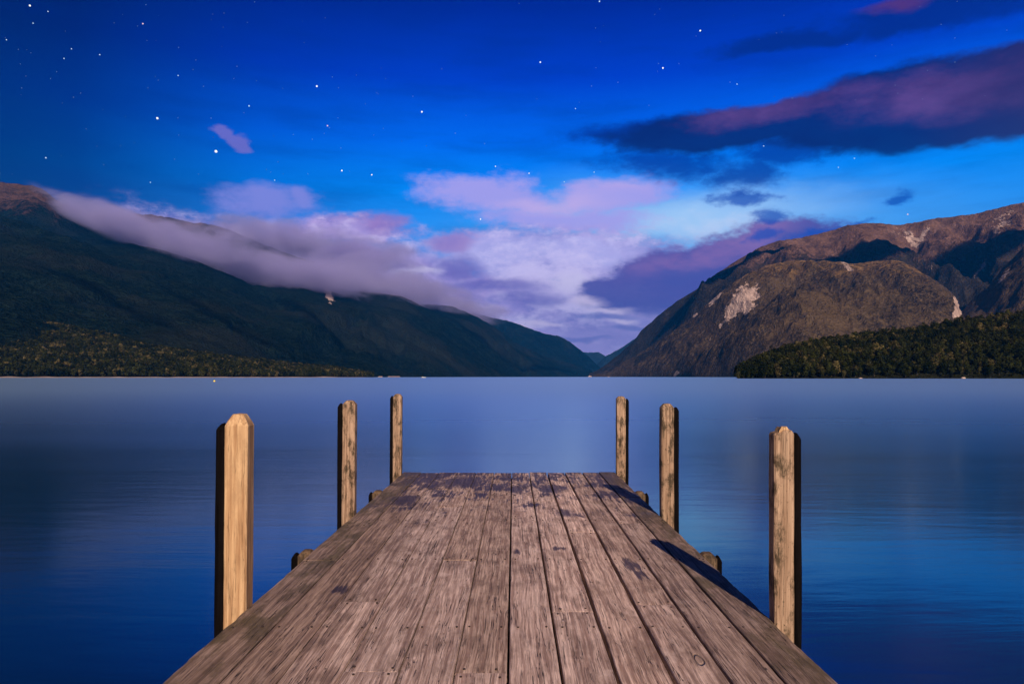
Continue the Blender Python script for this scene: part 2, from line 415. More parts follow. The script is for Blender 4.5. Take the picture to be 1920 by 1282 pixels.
ridge('far_mountain', [(1095, 706, 13500), (1112, 690, 13500), (1135, 668, 13500), (1165, 652, 13500), (1195, 632, 13500), (1260, 600, 13500), (1340, 600, 13500)], [(1095, 12500), (1340, 12000)], m_far, n=120, m=60, seed=9, gully=60, rough=20)
# right-hand side of the lake
ridge('mountain', [(1104, 707, 7300), (1118, 697, 7200), (1140, 681, 7000), (1180, 648, 6700), (1220, 606, 6500), (1260, 572, 6300), (1300, 546, 6200), (1340, 516, 6100), (1380, 489, 6000), (1420, 466, 5950), (1455, 453, 5900), (1500, 447, 5900), (1560, 431, 5900), (1610, 420, 5900), (1640, 417, 5900), (1675, 421, 5900), (1702, 424, 5900), (1725, 413, 5900), (1790, 406, 5850), (1850, 398, 5800), (1880, 387, 5750), (1920, 379, 5700), (2060, 352, 5600), (2300, 340, 5500), (2900, 450, 4600), (3500, 700, 3400)],
      [(1104, 6400), (1200, 4700), (1385, 3300), (1800, 3600), (2300, 3000), (3500, 2300)], m_peak, n=840, m=150, seed=11, gully=230, gk=13, rough=40, crest_rough=7, prof=0.9,
      scree=[(1710, 450, 12, 30, -30, .75), (1730, 440, 10, 32, 28, .75), (1880, 415, 40, 22, -50, .55), (1745, 500, 6, 30, -45, .6), (1700, 440, 60, 10, 25, .5), (1840, 500, 10, 40, 35, .6)])
ridge('hill', [(1112, 706, 6300), (1150, 690, 5900), (1200, 662, 5400), (1260, 624, 4900), (1323, 573, 4600), (1363, 540, 4500), (1390, 521, 4450), (1430, 502, 4400), (1487, 489, 4400), (1547, 492, 4400), (1600, 495, 4400), (1650, 491, 4400), (1690, 489, 4350), (1723, 508, 4300), (1763, 532, 4200), (1790, 556, 4100), (1812, 600, 4000), (1840, 650, 3900), (1900, 706, 3800)],
      [(1112, 6000), (1200, 4600), (1300, 3550), (1400, 2900), (1500, 2550), (1900, 2300)], m_right, n=560, m=170, seed=12, gully=130, gk=16, rough=30, crest_rough=11, prof=0.8, back=1000,
      scree=[(1398, 560, 30, 44, 30, 1.0), (1375, 580, 18, 34, 38, 1.0), (1345, 555, 16, 8, -40, .9), (1335, 565, 8, 14, 40, .9), (1590, 500, 6, 28, -50, .8), (1305, 590, 10, 10, 0, .6), (1268, 701, 10, 6, -40, .8), (1797, 580, 12, 24, 8, 1.3), (1793, 560, 8, 14, 0, 1.2), (1335, 630, 7, 16, 30, .5), (1350, 610, 6, 8, 0, .55)])
ridge('hill', [(1770, 640, 3700), (1800, 590, 3700), (1822, 562, 3700), (1850, 541, 3650), (1880, 503, 3600), (1920, 462, 3550), (2000, 400, 3500), (2200, 380, 3400)], [(1770, 2500), (2200, 2000)], m_right, n=260, m=120, seed=13, gully=70, gk=12, rough=24, back=900,
      scree=[(1798, 578, 11, 22, 8, 1.1), (1795, 560, 7, 12, 0, 1.0), (1880, 520, 5, 40, 40, .6)])

# near wooded slopes (bare ground under the trees)
m_soil = hill_material("wooded_slope", (0.008, 0.010, 0.005), (0.02, 0.022, 0.010), (0.03, 0.025, 0.015), (0.05, 0.04, 0.02), 3000.0)
_, VR = ridge('wooded_point', [(1384, 708.6, 760), (1400, 698, 800), (1467, 668, 880), (1527, 655, 930), (1613, 643, 970), (1730, 627, 1000), (1797, 613, 1000), (1847, 609, 1000), (1920, 598, 1000), (2060, 585, 1000), (2600, 600, 900), (3200, 704, 700)], [(1384, 740), (1500, 735), (2060, 720), (3200, 560)], m_soil, n=300, m=50, seed=21, gully=0, rough=5, crest_rough=1.0, back=400, foot_z=-1.0, prof=0.75)
_, VL = ridge('wooded_shore', [(-1500, 704, 1000), (-900, 610, 1500), (-260, 570, 2000), (0, 600, 1900), (120, 617, 1850), (220, 640, 1800), (300, 658, 1800), (450, 680, 1850), (600, 695, 2000), (700, 706, 2300)], [(-1500, 760), (-900, 900), (-260, 1150), (0, 1250), (400, 1400), (600, 1750), (700, 2150)], m_soil, n=420, m=50, seed=22, gully=0, rough=6, crest_rough=1.5, back=500, foot_z=-1.0, prof=1.0)

def leaf_material(name, a, b, c, attr=True):
    m, t, out = material(name)
    if attr:
        at = t.node('ShaderNodeAttribute'); at.attribute_name = 'tint'; f = at.outputs['Fac']
    else:
        oi = t.node('ShaderNodeObjectInfo'); f = oi.outputs['Random']
    col = t.ramp(f, [(0.0, a), (0.62, b), (0.86, c), (1.0, tuple(min(1, x * 1.7) for x in c))])
    g = t.node('ShaderNodeNewGeometry')
    col = t.mix(1.0, col, t.ramp(g.outputs['Random Per Island'], [(0, (0.65, 0.65, 0.65)), (1, (1.35, 1.35, 1.3))]), 'MULTIPLY')
    d = t.node('ShaderNodeBsdfDiffuse'); t.put(d.inputs[0], col)
    tr = t.node('ShaderNodeBsdfTranslucent'); t.put(tr.inputs[0], col)
    mx = t.node('ShaderNodeMixShader'); mx.inputs[0].default_value = 0.15
    t.l.new(d.outputs[0], mx.inputs[1]); t.l.new(tr.outputs[0], mx.inputs[2])
    t.l.new(mx.outputs[0], out.inputs[0])
    return m
m_leaf = leaf_material("beech_leaves", (0.008, 0.012, 0.003), (0.036, 0.041, 0.010), (0.085, 0.070, 0.028))
m_leaf1 = leaf_material("beech_leaves_single", (0.008, 0.012, 0.003), (0.026, 0.031, 0.008), (0.055, 0.050, 0.020), attr=False)
m_bark, t, out = material("beech_bark")
g = t.node('ShaderNodeNewGeometry'); pr = t.node('ShaderNodeBsdfPrincipled')
t.put(pr.inputs['Base Color'], t.mix(t.noise(g.outputs['Position'], 3.0, 4), (0.03, 0.022, 0.016), (0.11, 0.085, 0.065)))
pr.inputs['Roughness'].default_value = 0.95
t.l.new(pr.outputs[0], out.inputs[0])

def crown_quads(rg, n, size, rx, h0, h1):
    """n leaf clumps spread over several uneven lobes; returns verts (n*4,3)"""
    nl = rg.integers(5, 9)
    lobes = []
    for k in range(nl):
        a = rg.uniform(0, 2 * math.pi); r = rx * rg.uniform(0.0, 0.62)
        z = rg.uniform(0.25, 1.0)
        lobes.append((math.cos(a) * r, math.sin(a) * r, h0 + (h1 - h0) * z * 0.82, rx * rg.uniform(0.32, 0.55), (h1 - h0) * rg.uniform(0.14, 0.24)))
    lobes.append((0, 0, h0 + (h1 - h0) * .55, rx * .55, (h1 - h0) * .42))
    L = np.array(lobes); pick = rg.integers(0, len(L), n)
    d = rg.normal(size=(n, 3)); d /= np.linalg.norm(d, axis=1)[:, None]
    rad = rg.uniform(0.72, 1.08, n)[:, None]
    c = np.stack([L[pick, 0], L[pick, 1], L[pick, 2]], 1) + d * rad * np.stack([L[pick, 3], L[pick, 3], L[pick, 4]], 1)
    nrm = d + rg.normal(size=(n, 3)) * 0.45; nrm /= np.linalg.norm(nrm, axis=1)[:, None]
    up = rg.normal(size=(n, 3)); a1 = np.cross(nrm, up); a1 /= np.linalg.norm(a1, axis=1)[:, None]
    a2 = np.cross(nrm, a1)
    s1 = (size * rg.uniform(0.6, 1.3, n))[:, None]; s2 = (size * rg.uniform(0.4, 0.9, n))[:, None]
    return np.stack([c - a1 * s1 - a2 * s2, c + a1 * s1 - a2 * s2 * .6, c + a1 * s1 * .7 + a2 * s2, c - a1 * s1 * .8 + a2 * s2 * .7], 1).reshape(-1, 3)

def surf_sampler(V, m):
    def s(i, v):
        # i in [0,n-1], v in [0,1]
        a = min(int(i), V.shape[0] - 2); fi = i - a; b = v * (m - 1); bj = min(int(b), m - 2); fb = b - bj
        return (V[a, bj] * (1 - fi) + V[a + 1, bj] * fi) * (1 - fb) + (V[a, bj + 1] * (1 - fi) + V[a + 1, bj + 1] * fi) * fb
    return s
def scatter(V, m, spacing, rg, vmin=0.02, vmax=1.06):
    pts = []
    sam = surf_sampler(V, m)
    n = V.shape[0]
    rows = int(np.linalg.norm(V[n // 2, m - 1, :2] - V[n // 2, 0, :2]) / spacing)
    for r_ in range(rows + 2):
        v = vmin + (1.0 - vmin) * r_ / rows
        if v > 1.0: v = 1.0
        row = np.array([sam(i, v) for i in range(n)])
        seg = np.r_[0, np.cumsum(np.linalg.norm(np.diff(row[:, :2], axis=0), axis=1))]
        k = int(seg[-1] / spacing)
        for q in range(k):
            s_ = (q + rg.uniform(0, 1)) * spacing
            i = float(np.interp(s_, seg, np.arange(n)))
            p = sam(min(i, n - 1.001), min(1.0, max(0, v + rg.uniform(-.5, .5) / rows)))
            pts.append((p[0], p[1], p[2], v))
    return pts
def wood(name, pts, nquad, size, rx, hh, rg, mat):
    variants = [crown_quads(rg, nquad, size, rx, hh * 0.08, hh) for _ in range(14)]
    VV = []; T = []
    for (x, y, z, v) in pts:
        q = variants[rg.integers(0, 14)]
        a = rg.uniform(0, 6.28); s = rg.uniform(0.7, 1.25); ca_, sa_ = math.cos(a) * s, math.sin(a) * s
        o = np.empty_like(q)
        o[:, 0] = q[:, 0] * ca_ - q[:, 1] * sa_ + x; o[:, 1] = q[:, 0] * sa_ + q[:, 1] * ca_ + y; o[:, 2] = q[:, 2] * s * rg.uniform(.9, 1.15) + z
        VV.append(o)
        tn = 0.5 + 0.5 * mn.noise((x / 60, y / 60, 3.0)) + rg.normal() * 0.26 - 0.12
        T.append(np.full(len(o), min(1, max(0, tn))))
    VV = np.concatenate(VV); T = np.concatenate(T)
    fc = np.arange(len(VV)).reshape(-1, 4)
    return meshobj(name, VV, fc, mat, attrs={'tint': T})

rg = np.random.default_rng(5)
ptsR = [p for p in scatter(VR, 50, 7.6, rg) if (p[0] / p[1] * F + CX) < 2150]
front = sorted([p for p in ptsR if p[3] < 0.12], key=lambda p: p[0])
step = max(1, len(front) / 100)
singles = [front[int(i * step)] for i in range(min(100, int(len(front) / step)))]
ss = set(id(p) for p in singles)
rest = [p for p in ptsR if id(p) not in ss]
tag(wood('woodland', rest, 260, 0.75, 4.6, 13.5, rg, m_leaf), 'dense dark beech forest covering the wooded point on the right shore', 'woodland', kind='stuff')
ptsL = [p for p in scatter(VL, 50, 9.5, rg) if (p[0] / p[1] * F + CX) > -260]
tag(wood('woodland', ptsL, 110, 1.35, 5.6, 15.0, rg, m_leaf), 'olive green beech forest behind the pale beach on the left shore', 'woodland', kind='stuff')

def trunk_mesh(rg, hh):
    bmx = bmesh.new()
    def limb(p0, p1, r0, r1, seg=6, k=5):
        prev = None; d = (p1 - p0)
        ax = d.normalized(); u = ax.orthogonal().normalized(); vv = ax.cross(u)
        for i in range(k + 1):
            f = i / k; c = p0.lerp(p1, f) + Vector((rg.normal(), rg.normal(), 0)) * 0.1 * (0 < i < k)
            r = r0 + (r1 - r0) * f
            ring = [bmx.verts.new(c + (u * math.cos(6.2832 * s / seg) + vv * math.sin(6.2832 * s / seg)) * r) for s in range(seg)]
            if prev:
                for s in range(seg): bmx.faces.new((prev[s], prev[(s + 1) % seg], ring[(s + 1) % seg], ring[s]))
            prev = ring
    limb(Vector((0, 0, -1)), Vector((0.3, 0.2, hh * .8)), 0.32, 0.1)
    for k in range(4):
        a = rg.uniform(0, 6.28); z0 = hh * rg.uniform(.3, .6)
        limb(Vector((0.1, 0.05, z0)), Vector((math.cos(a) * 2.6, math.sin(a) * 2.6, z0 + hh * .22)), 0.13, 0.05, 5, 3)
    me = bpy.data.meshes.new('trunk'); bmx.to_mesh(me); bmx.free(); me.materials.append(m_bark)
    return me
variants = []
for k in range(6):
    q = crown_quads(rg, 460, 0.62, 4.4, 0.8, 12.5)
    me = bpy.data.meshes.new('crown'); fc = np.arange(len(q)).reshape(-1, 4)
    me.vertices.add(len(q)); me.vertices.foreach_set('co', q.astype(np.float32).ravel())
    me.loops.add(len(q)); me.loops.foreach_set('vertex_index', fc.astype(np.int32).ravel())
    me.polygons.add(len(fc)); me.polygons.foreach_set('loop_start', np.arange(0, len(q), 4, dtype=np.int32)); me.update(calc_edges=True)
    me.materials.append(m_leaf1)
    variants.append((trunk_mesh(rg, 12.5), me))
for (x, y, z, v) in singles:
    tm, cm = variants[rg.integers(0, 6)]
    r_ = empty('beech_tree', (x, y, z - 0.3)); r_.rotation_euler[2] = rg.uniform(0, 6.28)
    s = rg.uniform(0.65, 1.15); r_.scale = (s, s, s * rg.uniform(.9, 1.1))
    tag(r_, 'dark beech tree in the front row along the waterline of the wooded point', 'tree', 'beech trees along the waterline of the wooded point')
    link(bpy.data.objects.new('trunk', tm), r_); link(bpy.data.objects.new('crown', cm), r_)

# pale beach below the left-hand wood
def simple(name, c1, c2, scale, rough=0.9):
    m, t, out = material(name)
    g = t.node('ShaderNodeNewGeometry'); pr = t.node('ShaderNodeBsdfPrincipled')
    t.put(pr.inputs['Base Color'], t.mix(t.maprange(t.noise(g.outputs['Position'], scale, 5, 0.65), 0.3, 0.7), c1, c2))
    pr.inputs['Roughness'].default_value = rough
    t.l.new(pr.outputs[0], out.inputs[0])
    return m
m_sand = simple("beach_stones", (0.22, 0.16, 0.13), (0.48, 0.37, 0.31), 0.03)
def strip(pts, hgt, seed):
    vs = []; fs = []
    n = 160
    a = np.array(pts, float); px = np.linspace(a[0, 0], a[-1, 0], n)
    for i, p in enumerate(px):
        D = float(np.interp(p, a[:, 0], a[:, 1])); x = (p - CX) / F
        h = hgt * (0.55 + 0.9 * max(0, mn.noise((p / 33, seed, 0)) + 0.45)) * min(1, (n - 1 - i) / 12, (i + 1) / 6)
        for k, (dd, hh) in enumerate(((-14, -0.25), (-6, 0.35), (0, 0.8), (10, 1.15), (30, 1.3))):
            vs.append((x * (D + dd), D + dd, hh * h if hh > 0 else hh))
    for i in range(n - 1):
        for k in range(4):
            fs.append((i * 5 + k, i * 5 + 5 + k, i * 5 + 6 + k, i * 5 + 1 + k))
    return vs, fs
vs, fs = strip([(-400, 1060), (-80, 1190), (0, 1235), (400, 1385), (600, 1735), (700, 2130)], 1.35, 1)
tag(meshobj('beach', vs, fs, m_sand, smooth=True), kind='structure')
vs, fs = strip([(727, 2550), (751, 2650)], 3.2, 5)
tag(meshobj('beach', vs, fs, m_sand, smooth=True), kind='structure')

# ------------------------------------------------------------------ low cloud on the left range
def cloud_mat(name, dens, thr, scale):
    m, t, out = material(name)
    tc = t.node('ShaderNodeTexCoord')
    ln = t.vmath('LENGTH', tc.outputs['Object'])
    g = t.node('ShaderNodeNewGeometry')
    gp = g.outputs['Position']
    wn_ = t.noise(gp, 1 / 500.0, 3.0, 0.5, color=True)
    gp2 = t.vmath('ADD', gp, t.vmath('SCALE', t.vmath('SUBTRACT', wn_, (0.5, 0.5, 0.5)), 420.0))
    n1 = t.noise(t.mapping(gp2, rot=(0, R(14), 0), scale=(0.7 / scale, 0.8 / scale, 2.0 / scale)), 1.0, 8.0, 0.68)
    fall = t.maprange(ln, 0.0, 1.0, 1.0, 0.0, smooth=False)
    d = t.maprange(t.add(fall, t.mul(t.math('SUBTRACT', n1, 0.5), 3.2)), thr, thr + 0.50)
    pv = t.node('ShaderNodeVolumePrincipled')
    pv.inputs['Color'].default_value = (0.62, 0.60, 1.0, 1)
    pv.inputs['Anisotropy'].default_value = 0.0
    t.put(pv.inputs['Density'], t.mul(d, t.maprange(ln, 0.7, 0.99, 1.0, 0.0), dens))
    t.l.new(pv.outputs[0], out.inputs[1])
    return m
m_cloud = cloud_mat("cloud_vapour", 0.0044, 0.22, 520.0)
bank = empty('cloud_bank', P(400, 470, 4200))
tag(bank, 'low lavender cloud bank draped along the left mountain range', 'cloud', kind='stuff')
sph = bpy.data.meshes.new('cloud_puff')
b_ = bmesh.new(); bmesh.ops.create_icosphere(b_, subdivisions=3, radius=1.0); b_.to_mesh(sph); b_.free(); sph.materials.append(m_cloud)
puffs = [(140, 388, 4750, 70, 15, 24), (215, 418, 4600, 95, 20, 20), (300, 448, 4450, 110, 24, 16), (390, 472, 4350, 120, 29, 13), (490, 492, 4500, 130, 36, 10), (590, 512, 4900, 140, 38, 9),
         (690, 527, 5600, 130, 38, 8), (790, 548, 6400, 110, 30, 12), (880, 575, 7600, 80, 20, 16), (500, 448, 5800, 130, 34, 0), (345, 432, 5400, 50, 8, 8), (640, 480, 6400, 160, 40, 4)]
for (px, py, D, rx, ry, rot) in puffs:
    o = link(bpy.data.objects.new('cloud_puff', sph), bank)
    c = P(px, py, D)
    o.matrix_parent_inverse = Matrix.Translation(-bank.location)
    o.location = c
    o.rotation_euler = (0, R(rot), math.atan2(-c.x, c.y) * 0.5 + R(12))
    o.scale = (rx * 1.4 / F * D, 620, ry * 1.42 / F * D)

# clouds added out of view overhead, shaped to throw dark bands onto the slopes
m_shade, t, out = material("shade_cloud_vapour")
pv = t.node('ShaderNodeVolumePrincipled'); pv.inputs['Density'].default_value = 0.012; pv.inputs['Color'].default_value = (0.95, 0.93, 0.97, 1)
t.l.new(pv.outputs[0], out.inputs[1])
m_shade_thin, t, out = material("thin_shade_cloud_vapour")
pv = t.node('ShaderNodeVolumePrincipled'); pv.inputs['Density'].default_value = 0.0022; pv.inputs['Color'].default_value = (0.95, 0.93, 0.97, 1)
t.l.new(pv.outputs[0], out.inputs[1])
def shade_cloud(pts, T, label):
    """lumpy tube through the points given as (px, py, D, half height in px), moved T metres up the sun's direction"""
    vs, fs = [], []
    n = 60; a = np.array(pts, float); u = np.linspace(0, len(pts) - 1, n)
    prev = None
    for i in range(n):
        px, py, D, h = [float(np.interp(u[i], np.arange(len(pts)), a[:, k])) for k in range(4)]
        c = P(px, py, D) + SUND * T
        e = math.sqrt(max(0.0, 1 - (2 * i / (n - 1) - 1) ** 8)) + 0.02
        r = h / F * D * e
        for s in range(20):
            q = 6.28318 * s / 20
            k = 1 + 0.35 * mn.fractal((i * .22, math.cos(q), math.sin(q) + T), 0.8, 2.1, 4)
            # the tube's section is square to the sun's direction
            up = (Vector((0, 0, 1)) - SUND * SUND.z).normalized()
            vs.append(c + up * math.cos(q) * r * k + SUND * math.sin(q) * 260 * k * e)
    for i in range(n - 1):
        for s in range(20):
            fs.append((i * 20 + s, i * 20 + (s + 1) % 20, i * 20 + 20 + (s + 1) % 20, i * 20 + 20 + s))
    fs.append(tuple(range(20))); fs.append(tuple((n - 1) * 20 + s for s in reversed(range(20))))
    o = meshobj('cloud', vs, fs, m_shade if pts[0][0] > 1100 else m_shade_thin)  # unseen body, present only for the shade it casts
    tag(o, label, 'cloud', kind='stuff')
def on_slope(crest, foot, prof, px, py, h):
    """the point of a slope seen at (px, py)"""
    c = np.array(crest, float); f = np.array(foot, float)
    cy_ = float(np.interp(px, c[:, 0], c[:, 1])); cd_ = float(np.interp(px, c[:, 0], c[:, 2])); fd_ = min(float(np.interp(px, f[:, 0], f[:, 1])), cd_ * .97)
    D = cd_
    for _ in range(14):
        v = min(1.0, max(0.0, ((HY - py) * D) / ((HY - cy_) * cd_))) ** (1 / prof)
        D = fd_ + (cd_ - fd_) * v
    return (px, py, D, h)
RC = [(1180, 648, 6700), (1220, 606, 6500), (1260, 572, 6300), (1300, 546, 6200), (1340, 516, 6100), (1380, 489, 6000), (1420, 466, 5950), (1455, 453, 5900), (1500, 447, 5900), (1560, 431, 5900), (1640, 417, 5900), (1700, 424, 5900), (1790, 406, 5850), (1880, 387, 5750), (1920, 379, 5700), (2100, 350, 5600)]
RF = [(1104, 6400), (1200, 4700), (1385, 3300), (1800, 3600), (2300, 3000)]
shade_cloud([on_slope(RC, RF, 0.9, *q) for q in ((1240, 612, 10), (1270, 584, 18), (1330, 540, 24), (1400, 488, 26), (1450, 474, 20), (1500, 478, 24), (1535, 492, 20), (1570, 476, 30), (1630, 474, 40), (1680, 484, 36), (1720, 496, 32), (1765, 502, 40), (1815, 488, 44), (1870, 464, 34), (1920, 450, 30), (2050, 430, 30))], 5200, 'long cloud added out of view overhead, shaped to shade the right mountain')
C3 = [(100, 440, 4700), (227, 453, 4600), (300, 468, 4550), (367, 490, 4500), (433, 516, 4500), (500, 548, 4450), (567, 597, 4400), (617, 628, 4400), (700, 662, 4400)]
C4 = [(300, 480, 6000), (467, 508, 5900), (563, 520, 5900), (640, 538, 5900), (758, 557, 5900), (791, 573, 5900), (835, 595, 5900), (885, 641, 6000), (935, 675, 6200)]
C5 = [(640, 545, 7400), (791, 569, 7300), (848, 574, 7300), (892, 592, 7400), (935, 618, 7600), (969, 644, 7800), (1020, 668, 8200), (1103, 690, 8900)]
C2 = [(-100, 395, 3900), (0, 405, 3800), (60, 420, 3700), (103, 436, 3600), (167, 458, 3500), (213, 484, 3450), (267, 507, 3400), (333, 550, 3300), (400, 592, 3200), (500, 640, 3100), (600, 673, 3100)]  # clouds below are added to darken folds so the left spurs stand apart
shade_cloud([on_slope(C3, LF, 1.0, *q) for q in ((290, 528, 8), (340, 562, 14), (400, 598, 17), (470, 632, 14), (540, 660, 8))], 4000, 'small cloud added out of view overhead to shade a fold of the left range above the wooded shore')
shade_cloud([on_slope(C2, LF, 1.0, *q) for q in ((60, 490, 8), (130, 520, 14), (200, 556, 18), (270, 596, 16), (350, 634, 9))], 3600, 'cloud added out of view overhead to shade the nearest fold of the left range')
shade_cloud([on_slope(C4, LF, 1.0, *q) for q in ((510, 560, 10), (530, 566, 16), (560, 578, 26), (610, 612, 22), (660, 640, 16), (720, 664, 8))], 4700, 'cloud added out of view overhead to shade the middle folds of the left range')
shade_cloud([on_slope(C5, LF, 1.0, *q) for q in ((780, 580, 10), (830, 592, 18), (880, 622, 22), (930, 656, 22), (990, 684, 14), (1080, 696, 10))], 5000, 'cloud added out of view overhead to shade the far folds of the left range')

# haze box
m_haze, t, out = material("haze_air")
pv = t.node('ShaderNodeVolumePrincipled')
pv.inputs['Color'].default_value = (0.01, 0.30, 1.0, 1)
pv.inputs['Density'].default_value = 2.5e-5
pv.inputs['Anisotropy'].default_value = 0.0
t.l.new(pv.outputs[0], out.inputs[1])
b_ = bmesh.new(); bmesh.ops.create_cube(b_, size=1.0)
me = bpy.data.meshes.new('haze'); b_.to_mesh(me); b_.free(); me.materials.append(m_haze)
hz = link(bpy.data.objects.new('haze', me))
hz.scale = (62000, 34000, 2600); hz.location = (0, 13600, 1300 - 6)
tag(hz, 'thin blue evening haze over the lake and mountains', 'haze', kind='stuff')

# ------------------------------------------------------------------ stars
def star_mat(name, col, s):
    m, t, out = material(name)
    e = t.node('ShaderNodeEmission'); e.inputs[0].default_value = (*col, 1); e.inputs[1].default_value = s
    t.l.new(e.outputs[0], out.inputs[0]); m.cycles.emission_sampling = 'NONE'
    return m
ms_w = star_mat("star_white", (1.0, 1.0, 0.95), 1.3)
ms_b = star_mat("star_blue", (0.55, 0.8, 1.0), 1.0)
ms_p = star_mat("star_pink", (1.0, 0.72, 0.72), 1.0)
ms_f = star_mat("star_faint", (0.35, 0.55, 1.0), 0.6)
def star(px, py, r, mat, label, group='stars in the evening sky'):
    D = 42000.0
    c = P(px, py, D)
    b_ = bmesh.new(); bmesh.ops.create_icosphere(b_, subdivisions=2, radius=r * 0.68 / F * D)
    me = bpy.data.meshes.new('star'); b_.to_mesh(me); b_.free(); me.materials.append(mat)
    o = link(bpy.data.objects.new('star', me)); o.location = c
    tag(o, label, 'star', group)
star(405, 284, 3.6, ms_w, 'brightest white star, just below the small lavender cloud on the left')
star(295, 222, 2.9, ms_w, 'second brightest star, up and left of the small lavender cloud')
star(594, 162, 2.3, ms_w, 'white star high up, between the small lavender cloud and the upper centre')
star(791, 210, 2.3, ms_w, 'white star alone in open blue above the bright central cloud')
star(56, 11, 2.4, ms_w, 'white star in the top left corner')
star(1313, 58, 2.2, ms_w, 'white star near the tip of the topmost dark streak cloud')
star(1243, 128, 2.1, ms_w, 'white star above the thin left end of the long lens cloud')
star(641, 320, 2.1, ms_w, 'left star of a level pair over the gap between two bright clouds')
star(697, 328, 1.8, ms_w, 'right star of a level pair over the gap between two bright clouds')
star(86, 296, 1.9, ms_b, 'blue white star over the left mountain peak')
star(467, 199, 1.9, ms_b, 'blue white star above the small lavender cloud')
star(614, 236, 1.7, ms_p, 'faint pinkish star below the white star high on the left')
star(1013, 117, 1.9, ms_w, 'white star high above the centre of the lake')
star(901, 411, 1.8, ms_w, 'small star in the blue gap under the bright central cloud')
star(1702, 402, 1.8, ms_p, 'pale star close above the right mountain ridge')
star(268, 45, 1.8, ms_p, 'pinkish star near the top edge on the left')
star(1124, 3, 1.9, ms_b, 'blue white star at the top edge right of centre')
for (px, py) in ((282, 342), (515, 338), (929, 312), (992, 325), (1114, 323), (1058, 341), (1572, 314), (1602, 297), (1079, 204), (1382, 158), (12, 75), (62, 44), (90, 22), (134, 92), (187, 103), (334, 142), (120, 110), (1432, 274)):
    star(px, py, 1.45, ms_b if px < 800 or px > 1050 else ms_w, 'one of the small blue white stars scattered among the brighter ones', 'small faint stars')
# dust of barely visible stars: nobody could count it
vs = []; fs = []
for k in range(210):
    px = rng.uniform(-30, 1950); py = rng.uniform(-20, 340) * (0.6 if px > 1000 else 1.0)
    if rng.uniform() > (0.95 if px < 900 else 0.4): continue
    c = P(px, py, 43000.0); r = rng.uniform(0.45, 0.85) / F * 43000
    i = len(vs)
    vs += [c + Vector((r, 0, 0)), c - Vector((r, 0, 0)), c + Vector((0, r, 0)), c - Vector((0, r, 0)), c + Vector((0, 0, r)), c - Vector((0, 0, r))]
    for a, b in ((0, 2), (2, 1), (1, 3), (3, 0)):
        fs += [(i + a, i + b, i + 4), (i + b, i + a, i + 5)]
tag(meshobj('star_dust', vs, fs, ms_f), 'barely visible tiny blue stars sprinkled over the dark upper sky', 'star dust', kind='stuff')

# ------------------------------------------------------------------ jetty
H = HC - DZ                        # camera above deck
BX = [-1.151, -.963, -.776, -.580, -.389, -.201, -.019, .162, .347, .532, .713, .890, 1.057]
BX = [b * H for b in BX]
Y_END = 8.56
Y0 = -4.0
def zd(y): return H * F / (y - HY)
joints = {0: [zd(983), zd(1050), 2.1], 1: [6.9, 1.2], 2: [zd(1127), 7.3], 3: [zd(1258), 6.3], 4: [zd(1049), 0.5], 5: [zd(1261), 7.0], 6: [zd(969), 1.7], 7: [zd(1146), 2.77 - .8, 6.6],
          8: [zd(997), 2.2], 9: [zd(1133), 7.6], 10: [5.6, 1.9], 11: [zd(1050), 6.8, 2.3]}

